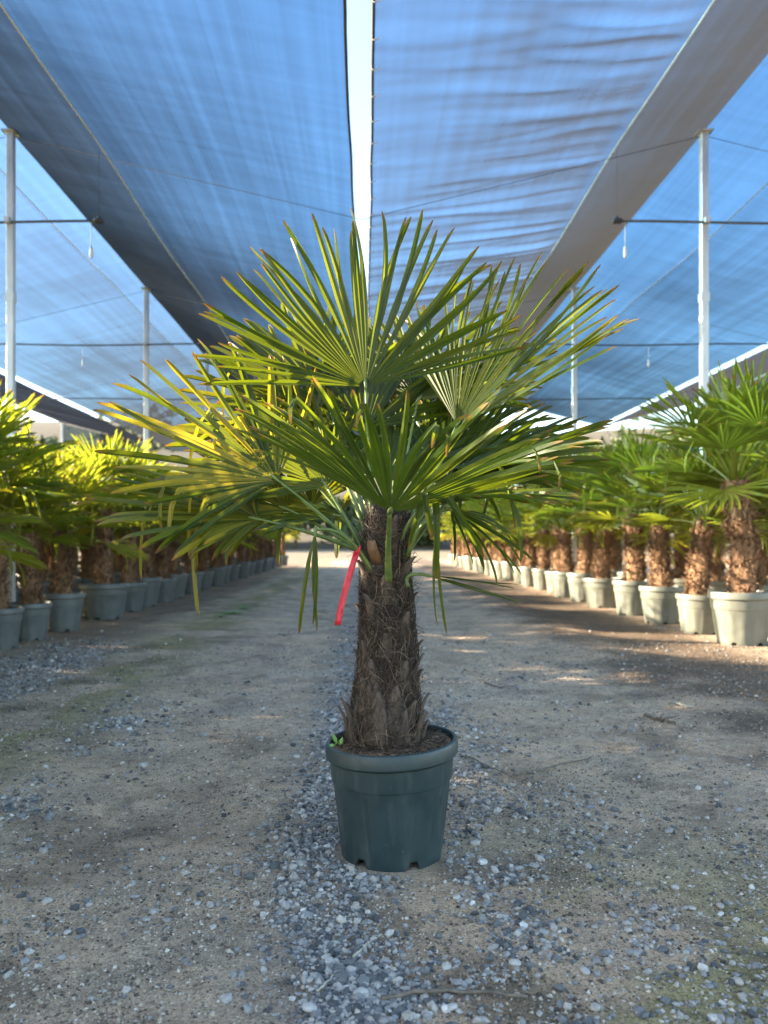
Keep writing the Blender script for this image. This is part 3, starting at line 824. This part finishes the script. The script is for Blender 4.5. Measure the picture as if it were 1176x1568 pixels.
# ------------------------------------------------------------------ rows of potted palms
def row_palm_proto(seed, trunk_h, nfr, yel):
    rg = np.random.default_rng(seed)
    pot_me = {}
    H = .42; parts = []
    k = 24; a = np.arange(k) * 2 * np.pi / k
    V = []
    for z in np.linspace(.36, .42 + trunk_h, 16):
        t = (z - .36) / (trunk_h + .06)
        r = (.102 - .022 * t + .008 * math.sin(t * 11 + seed)) * (.75 + .5 * fbm(np.cos(a) * 2 + seed, np.sin(a) * 2 + z * 6, 3))
        V.append(np.stack([r * np.cos(a) + .03 * math.sin(t * 3 + seed), r * np.sin(a), np.full(k, z)], 1))
    F = [[i * k + j, i * k + (j + 1) % k, (i + 1) * k + (j + 1) % k, (i + 1) * k + j] for i in range(15) for j in range(k)] + [[15 * k + j for j in range(k)]]
    b = MB(); b.add(np.vstack(V), F)
    for i in range(620):                                 # shaggy fibre and stubs
        z = rg.uniform(.4, .40 + trunk_h); an = rg.uniform(0, 6.28); t = (z - .36) / (trunk_h + .06); r = .098 - .022 * t
        c0 = np.array([.03 * math.sin(t * 3 + seed) + r * math.cos(an), r * math.sin(an), z])
        d = np.array([math.cos(an) * .55, math.sin(an) * .55, rg.uniform(-.6, 1.1)]); L = rg.uniform(.04, .15)
        b.tube([c0, c0 + d * L * .6, c0 + d * L + np.array([0, 0, -.02])], [.007, .005, .0015], 3)
    tr_me = b.mesh('trunk', [M['trunk_bg']], True)
    cz = .42 + trunk_h
    fmes = []
    for i in range(nfr):
        az = i * 2.39996 + rg.normal(0, .2); el = R(78) * (1 - (i + .5) / nfr) ** .8 + R(-22) * ((i / nfr) ** 2) + rg.normal(0, .06)
        d = np.array([math.cos(az) * math.cos(el), math.sin(az) * math.cos(el), math.sin(el)])
        c0 = np.array([.03 * math.sin(3 + seed), 0, cz - .05])
        pl = rg.uniform(.34, .56)
        hub = c0 + d * pl + np.array([0, 0, .06])
        ax = d + np.array([0, 0, -.12]); nn_ = np.array([-math.cos(az) * math.sin(el) * 1.0, -math.sin(az) * math.sin(el), math.cos(el) + .15])
        aa, n2_, b2_ = ortho(ax, nn_)
        mb = MB(); mb.tube(bez(c0, (c0 + hub) / 2 + np.array([0, 0, .03]), hub, 5), [.014, .012, .01, .009, .008], 5, A=[0, .3, .5])
        n = 22; dth = R(190) / n; yy = yel * rg.uniform(.3, 1.6); dead = i == nfr - 1 and seed in (23, 51)
        if dead: yy = .7
        for s_ in range(n):
            th = R(-95) + dth * (s_ + .5)
            V, F, A = segment(aa, n2_, b2_, th, dth * .95, rg.uniform(.47, .56) * (1 - .12 * (abs(th) / 1.66) ** 3), .2, rg.uniform(.03, .16) + (.5 if dead else 0), .45, rg, yy, stn=STN_BG, brk=(.6 if rg.random() < .05 else None))
            mb.add(V + hub, F, A)
        fmes.append(mb.mesh('frond', [M['leaf_bg']], False))
    return tr_me, fmes
PROTO = [row_palm_proto(11, .82, 17, .25), row_palm_proto(23, .92, 18, .15), row_palm_proto(37, .72, 16, .35), row_palm_proto(51, 1.0, 19, .2)]
POTS = {'r': make_pot(None, M['pot_bg'], H=.43, r_rim=.25, r_base=.185, k=56), 'l': make_pot(None, M['pot_bg_shade'], H=.43, r_rim=.25, r_base=.185, k=56)}
V = [[0, 0, .38]] + [[.225 * math.cos(j * .3927), .225 * math.sin(j * .3927), .37] for j in range(16)]
SOIL_BG = mesh_from('soil', V, [[0, 1 + j, 1 + (j + 1) % 16] for j in range(16)], [M['soil']], True)
def row_palm(x, y, side, proto, rz, s, label, group, pot_s=1.0):
    t = empty('potted_palm', (x, y, 0), rz, label=label, cat='palm', group=group)
    tr_me, fm = PROTO[proto]
    o = link('pot', POTS[side], t); o.scale = (pot_s, pot_s, 1)
    o = link('soil', SOIL_BG, t); o.scale = (pot_s * .98, pot_s * .98, 1)
    o = link('trunk', tr_me, t)
    for f in fm: link('frond', f, t)
    t.scale = (s, s, s)
    t.rotation_euler = (float(rp.normal(0, .012)), float(rp.normal(0, .012)), rz)
    return t
rp = np.random.default_rng(5)
# sunlit front row, pots measured in the photo
ys = [7.86, 8.75, 9.8, 10.9, 12.2, 13.3, 14.35, 15.4, 16.55, 17.7, 18.9, 20.1, 21.3, 22.5, 23.8, 25.0, 26.3, 27.6, 28.9, 30.3, 31.8, 33.3]
for i, y in enumerate(ys):
    s = 1.04 + rp.uniform(-.12, .12)
    if i == 0: lab, s = 'sunlit potted palm at the near end of the pale pot row, fronds spreading widest', 1.22
    elif i == 4: lab = 'sunlit potted palm in an extra wide pale pot in the front row'
    else: lab = 'sunlit front-row palm in a pale pot, %s %s the extra wide pale pot' % (ORD[abs(i - 4)], 'before' if i < 4 else 'beyond')
    row_palm(ROW_R + rp.uniform(-.06, .06) + (.05 if i > 12 else 0), y, 'r', [1, 0, 2, 1, 0, 3, 2][i % 7], rp.uniform(0, 6.28), s, lab, 'palms in the sunlit front row', 1.25 if i == 4 else 1.0)
for r_, (xo, n0) in enumerate(((4.95, 7.6), (6.15, 8.4))):
    y = n0
    while y < 30:
        if abs(y - 9.25) > .45 or r_ > 0:
            row_palm(xo + rp.uniform(-.1, .1), y, 'r', int(rp.integers(0, 4)), rp.uniform(0, 6.28), rp.uniform(1.02, 1.14), 'potted palm half hidden behind the sunlit front row', 'palms behind the sunlit front row')
        y += rp.uniform(1.0, 1.25) * (1 + r_ * .4)
# shaded front row
ys = [.5, 1.2, 1.85, 2.5, 3.1, 3.7, 4.3, 4.9, 5.5, 6.15, 6.8, 7.5, 8.2, 9.0, 10.4, 11.5, 12.3, 13.2, 14.2, 15.3, 16.5, 17.7, 18.9, 20.2, 21.5, 22.9, 24.3, 25.8, 27.4, 29, 30.6, 32.3]  # near palms, out of view, added and packed close to keep low sun off the lane
for i, y in enumerate(ys):
    s = .99 + rp.uniform(-.1, .1)
    lab = 'dark-trunked palm in the shaded front row, %s beyond the extra wide grey pot' % ORD[i - 14] if i > 14 else 'unseen palm added to the shaded row to shade the lane, before the bunch of three glowing palms'
    if i == 14: lab = 'potted palm in an extra wide grey pot in the shaded row, past the gap'
    elif 11 <= i <= 13: lab = 'glowing yellow-green palm by the roadside gravel, %s before the extra wide grey pot' % ORD[14 - i]
    row_palm(ROW_L + rp.uniform(-.05, .05) - (.05 if i < 14 else 0), y, 'l', [0, 2, 1, 3][i % 4], rp.uniform(0, 6.28), s, lab, 'bunch of three palms beside the gravel' if 11 <= i <= 13 else 'palms in the shaded front row', 1.2 if i == 14 else 1.0)
for r_, (xo, n0) in enumerate(((-4.75, .7), (-5.95, 1.2), (-7.1, 2.0), (-8.6, 2.5))):  # outer rows, mostly unseen, added to block the low sun
    y = n0
    while y < 31:
        if abs(y - 9.25) > .45 or r_ > 0:
            row_palm(xo + rp.uniform(-.1, .1), y, 'l', int(rp.integers(0, 4)), rp.uniform(0, 6.28), rp.uniform(.95, 1.06), 'potted palm half hidden behind the shaded front row', 'palms behind the shaded front row')
        y += rp.uniform(.85, 1.1)

# ------------------------------------------------------------------ far trees at the foot of the hill
def far_tree(x, y, h, w, seed, label):
    rg = np.random.default_rng(seed)
    t = empty('tree', (x, y, -.3), label=label, cat='tree', group='trees at the foot of the hill')
    b = MB(); b.tube([(0, 0, 0), (.1, 0, h * .3), (0, .1, h * .55), (.2, 0, h * .8)], [.22, .17, .12, .04], 7)
    for i in range(5):
        a = i * 1.3; b.tube([(0, 0, h * .4), (math.cos(a) * w * .3, math.sin(a) * w * .3, h * .62)], [.09, .03], 5)
    b.build('trunk', M['bark'], t, True)
    n = 4200
    cl = rg.normal(0, 1, (14, 3)) * np.array([w * .3, w * .3, h * .16]) + np.array([0, 0, h * .65])
    c0 = cl[rg.integers(0, 14, n)] + rg.normal(0, 1, (n, 3)) * np.array([w * .13, w * .13, h * .08])
    V = (c0[:, None, :] + rg.normal(0, .34, (n, 3, 3))).reshape(-1, 3)
    link('crown', mesh_from('crown', V, np.arange(n * 3).reshape(-1, 3), [M['tleaf']]), t)
for i, (x, y, h, w) in enumerate(((-40, 84, 13, 8), (-33, 80, 12, 7), (-27, 86, 13.5, 8), (-46, 82, 12, 8), (-21, 90, 9, 7), (-14, 92, 7, 6), (-8, 90, 6.5, 6), (-2, 94, 6, 6), (5, 92, 6, 6), (12, 90, 7, 6), (18, 86, 9, 7), (24, 84, 11, 7), (30, 86, 12, 8), (37, 84, 13, 8), (44, 86, 12, 8))):
    far_tree(x, y, h, w, 300 + i, 'leafy green tree standing at the foot of the dry hill')

# ------------------------------------------------------------------ gravel, grit, stones, twigs
t_ = (1 + 5 ** .5) / 2
ICO = np.array([[-1, t_, 0], [1, t_, 0], [-1, -t_, 0], [1, -t_, 0], [0, -1, t_], [0, 1, t_], [0, -1, -t_], [0, 1, -t_], [t_, 0, -1], [t_, 0, 1], [-t_, 0, -1], [-t_, 0, 1]]) / math.sqrt(1 + t_ * t_)
ICOF = np.array([[0, 11, 5], [0, 5, 1], [0, 1, 7], [0, 7, 10], [0, 10, 11], [1, 5, 9], [5, 11, 4], [11, 10, 2], [10, 7, 6], [7, 1, 8], [3, 9, 4], [3, 4, 2], [3, 2, 6], [3, 6, 8], [3, 8, 9], [4, 9, 5], [2, 4, 11], [6, 2, 10], [8, 6, 7], [9, 8, 1]])
OCT = np.array([[1, 0, 0], [-1, 0, 0], [0, 1, 0], [0, -1, 0], [0, 0, 1], [0, 0, -1.]])
OCTF = np.array([[0, 2, 4], [2, 1, 4], [1, 3, 4], [3, 0, 4], [2, 0, 5], [1, 2, 5], [3, 1, 5], [0, 3, 5]])
def scatter(x, y, size, base, bf, name, mat, sink=.35):
    n = len(x); k = len(base)
    sc3 = size[:, None] * rng.uniform(.6, 1.25, (n, 3)) * np.array([1, 1, .68])
    v = base[None] * rng.uniform(.75, 1.2, (n, k, 1)) * sc3[:, None, :]
    tl = rng.normal(0, .35, n); ct, st_ = np.cos(tl)[:, None], np.sin(tl)[:, None]
    v = np.stack([v[..., 0], v[..., 1] * ct - v[..., 2] * st_, v[..., 1] * st_ + v[..., 2] * ct], -1)
    ra = rng.uniform(0, 6.28, n); c_, s_ = np.cos(ra)[:, None], np.sin(ra)[:, None]
    v = np.stack([v[..., 0] * c_ - v[..., 1] * s_, v[..., 0] * s_ + v[..., 1] * c_, v[..., 2]], -1)
    z = ground_z(x, y) + sc3[:, 2] * (1 - 2 * sink) * rng.uniform(.4, 1.2, n)
    v = v + np.stack([x, y, z], -1)[:, None, :]
    f = (bf[None] + (np.arange(n) * k)[:, None, None]).reshape(-1, 3)
    return link(name, mesh_from(name, v.reshape(-1, 3), f, [mat]))
def dens(x, y):
    n2 = fbm(x * 2.2 + 9, y * 2.2 + 4, 4); n3 = fbm(x * 5 + 60, y * 5, 3)
    d = .008 + .035 * sstep(.45, .65, n2)
    patch = sstep(.38, .62, n3 * .55 + n2 * .45)
    d = d + 1.25 * np.exp(-((x + .05 + .05 * np.sin(y * 3)) / .13) ** 2) * (.25 + .9 * patch) * sstep(2.7, 2.3, y)
    d = d + .9 * np.exp(-((x + .16) / .13) ** 2) * (.4 + .6 * patch) * sstep(2.2, 2.7, y)
    d = d + .42 * np.exp(-((x - .42) / .28) ** 2) * patch * sstep(1.6, 2.2, y) * sstep(6.5, 3.5, y)
    d = d + .06 * np.exp(-((x - .8) / .6) ** 2) * patch
    d = d + .5 * np.exp(-((x + 1.35) / .22) ** 2) * patch * sstep(2.5, 3.2, y) * sstep(5.5, 4.5, y)
    d = d + 1.0 * sstep(-2.1, -2.5, x) * sstep(-3.25, -3.0, x) * sstep(8.3, 7.2, y) * sstep(4.5, 5.5, y) * (.5 + .5 * patch)
    return np.where(np.hypot(x - PX, y - PY) < .19, 0, d)
def sample(n, y0, y1, fn, pw):
    y = y0 * (y1 / y0) ** rng.random(n)                    # denser towards the viewer
    hw = .56 * y + .15
    x = rng.uniform(-1, 1, n) * hw + .02 * y
    keep = rng.random(n) < fn(x, y) * pw
    return x[keep], y[keep]
x, y = sample(230000, 1.45, 9.5, dens, .8)
sz = np.clip(rng.lognormal(math.log(.0066), .45, len(x)), .003, .018) * np.clip(.85 + .06 * y, .9, 1.4)
tag(scatter(x, y, sz, ICO, ICOF, 'gravel', M['gravel']), 'loose bluish grey gravel strewn along the lane', 'gravel', kind='stuff')
def dens2(x, y): return np.clip(.35 + .65 * sstep(.35, .65, fbm(x * 3 + 20, y * 3, 3)) + .4 * dens(x, y), 0, 1) * np.where(np.hypot(x - PX, y - PY) < .19, 0, 1)
x, y = sample(150000, 1.45, 8, dens2, .9)
sz = np.clip(rng.lognormal(math.log(.0026), .5, len(x)), .001, .009) * np.clip(.8 + .1 * y, .9, 1.5)
tag(scatter(x, y, sz, OCT, OCTF, 'grit', M['grit']), 'fine brown grit scattered over the packed dirt lane', 'grit', kind='stuff')
def gpt(xp, yp):
    d = FPX * CAM_H / (yp - HZY); X_ = (xp - VPX) / FPX * d
    return X_, d, float(ground_z(X_, d))
for i, (xp, yp, r) in enumerate(((700, 1379, .016), (789, 1481, .018), (787, 1383, .011), (503, 1475, .016), (553, 1527, .018), (1103, 1380, .015), (1034, 1355, .014), (896, 1490, .015), (911, 1550, .016), (103, 1424, .013), (326, 1423, .013), (1130, 1500, .015), (473, 1552, .021), (692, 1552, .015), (545, 1392, .015), (1060, 1385, .012))):
    X_, Y_, Z_ = gpt(xp, yp)
    v = ICO * rng.uniform(.78, 1.15, (12, 1)) * np.array([1.15, .85, .62]) * r
    o = link('stone', mesh_from('stone', v, ICOF, [M['stone'] if i % 3 != 2 else M['gravel']]), None, (X_, Y_, Z_ + r * .4))
    o.rotation_euler = (0, 0, rng.uniform(0, 6))
    sub = o.modifiers.new('bevel', 'BEVEL'); sub.width = r * .18; sub.segments = 2; sub.limit_method = 'NONE'
    tag(o, 'chunky pale stone, bigger than the gravel it lies in', 'stone', 'big pale stones on the lane')
def twig(name, pix, r, mat, label, cat, lift=.006, side=()):
    pts = []
    for i, (xp, yp) in enumerate(pix):
        X_, Y_, Z_ = gpt(xp, yp); pts.append([X_, Y_, Z_ + lift + r])
    p0 = np.array(pts[0]); n = 14
    t0 = np.linspace(0, 1, len(pts)); tt = np.linspace(0, 1, n)
    P = np.stack([np.interp(tt, t0, np.array(pts)[:, j]) for j in range(3)], 1)
    P[1:-1] += rng.normal(0, r * .35, (n - 2, 3))
    b = MB(); b.tube(P - p0, r * np.linspace(1, .55, n), 6)
    for (i0, d) in side: b.tube([P[i0] - p0, P[i0] - p0 + np.array(d) * .5, P[i0] - p0 + np.array(d)], [r * .6, r * .45, r * .2], 5)
    o = b.build(name, mat, None, True, p0.tolist()); tag(o, label, cat)
twig('twig', [(584, 1538), (640, 1533), (700, 1529), (760, 1531), (808, 1538)], .006, M['twig'], 'long bent brown twig lying across the gravel', 'twig', .004)
twig('straw', [(485, 1526), (500, 1512), (522, 1488)], .003, M['straw'], 'short pale straw on the gravel near the long twig', 'straw')
twig('straw', [(541, 1470), (555, 1458), (567, 1449)], .003, M['straw'], 'tiny pale straw lying by the gravel patch', 'straw')
twig('twig', [(712, 1160), (745, 1178), (780, 1190)], .004, M['twig'], 'thin brown twig on the gravel beside the teal-grey pot', 'twig')
twig('twig', [(786, 1192), (830, 1180), (905, 1158)], .005, M['twig'], 'long thin twig on bare dirt to the sunlit side of the pot', 'twig', side=[(5, (.03, .05, .01))])
twig('twig', [(988, 1098), (1010, 1104), (1034, 1112)], .012, M['twig'], 'dark broken twig at the edge of the dark soil strip', 'twig', side=[(6, (.05, .06, .02)), (9, (.07, -.03, .02))])
twig('straw', [(1030, 1082), (1046, 1087), (1060, 1090)], .007, M['straw'], 'pale straw beside the dark broken twig', 'straw')
twig('twig', [(742, 1046), (765, 1052), (790, 1048)], .006, M['twig'], 'small twig in the middle of the wheel track behind the palm', 'twig')
# scattered bits of dark organic litter on the soil strip
n = 5200
y = 5.0 * (16 / 5.0) ** rng.random(n); x = rng.uniform(1.9, 3.5, n) + rng.normal(0, .12, n)
tag(scatter(x, y, rng.uniform(.003, .011, n), OCT, OCTF, 'soil_litter', M['soil']), 'dark crumbs of soil and bark in front of the sunlit pots', 'litter', kind='stuff')
# low weeds by the shaded row
for (xp, yp, s) in ((356, 940, 1.0), (372, 932, .8), (338, 944, .7)):
    X_, Y_, Z_ = gpt(xp, yp)
    t = empty('ground_weed', (X_, Y_, Z_), label='low green weed rosette on dirt at the edge of the shaded row', cat='weed', group='weeds by the shaded row')
    for i in range(9):
        a = i * .7 + rng.uniform(0, .3)
        V, F = leafblade(np.array([0, 0, -.003]), (math.cos(a), math.sin(a), .45), (0, 0, 1), .16 * s, .022 * s)
        link('leaf', mesh_from('leaf', V, F, [M['weed']], True), t)
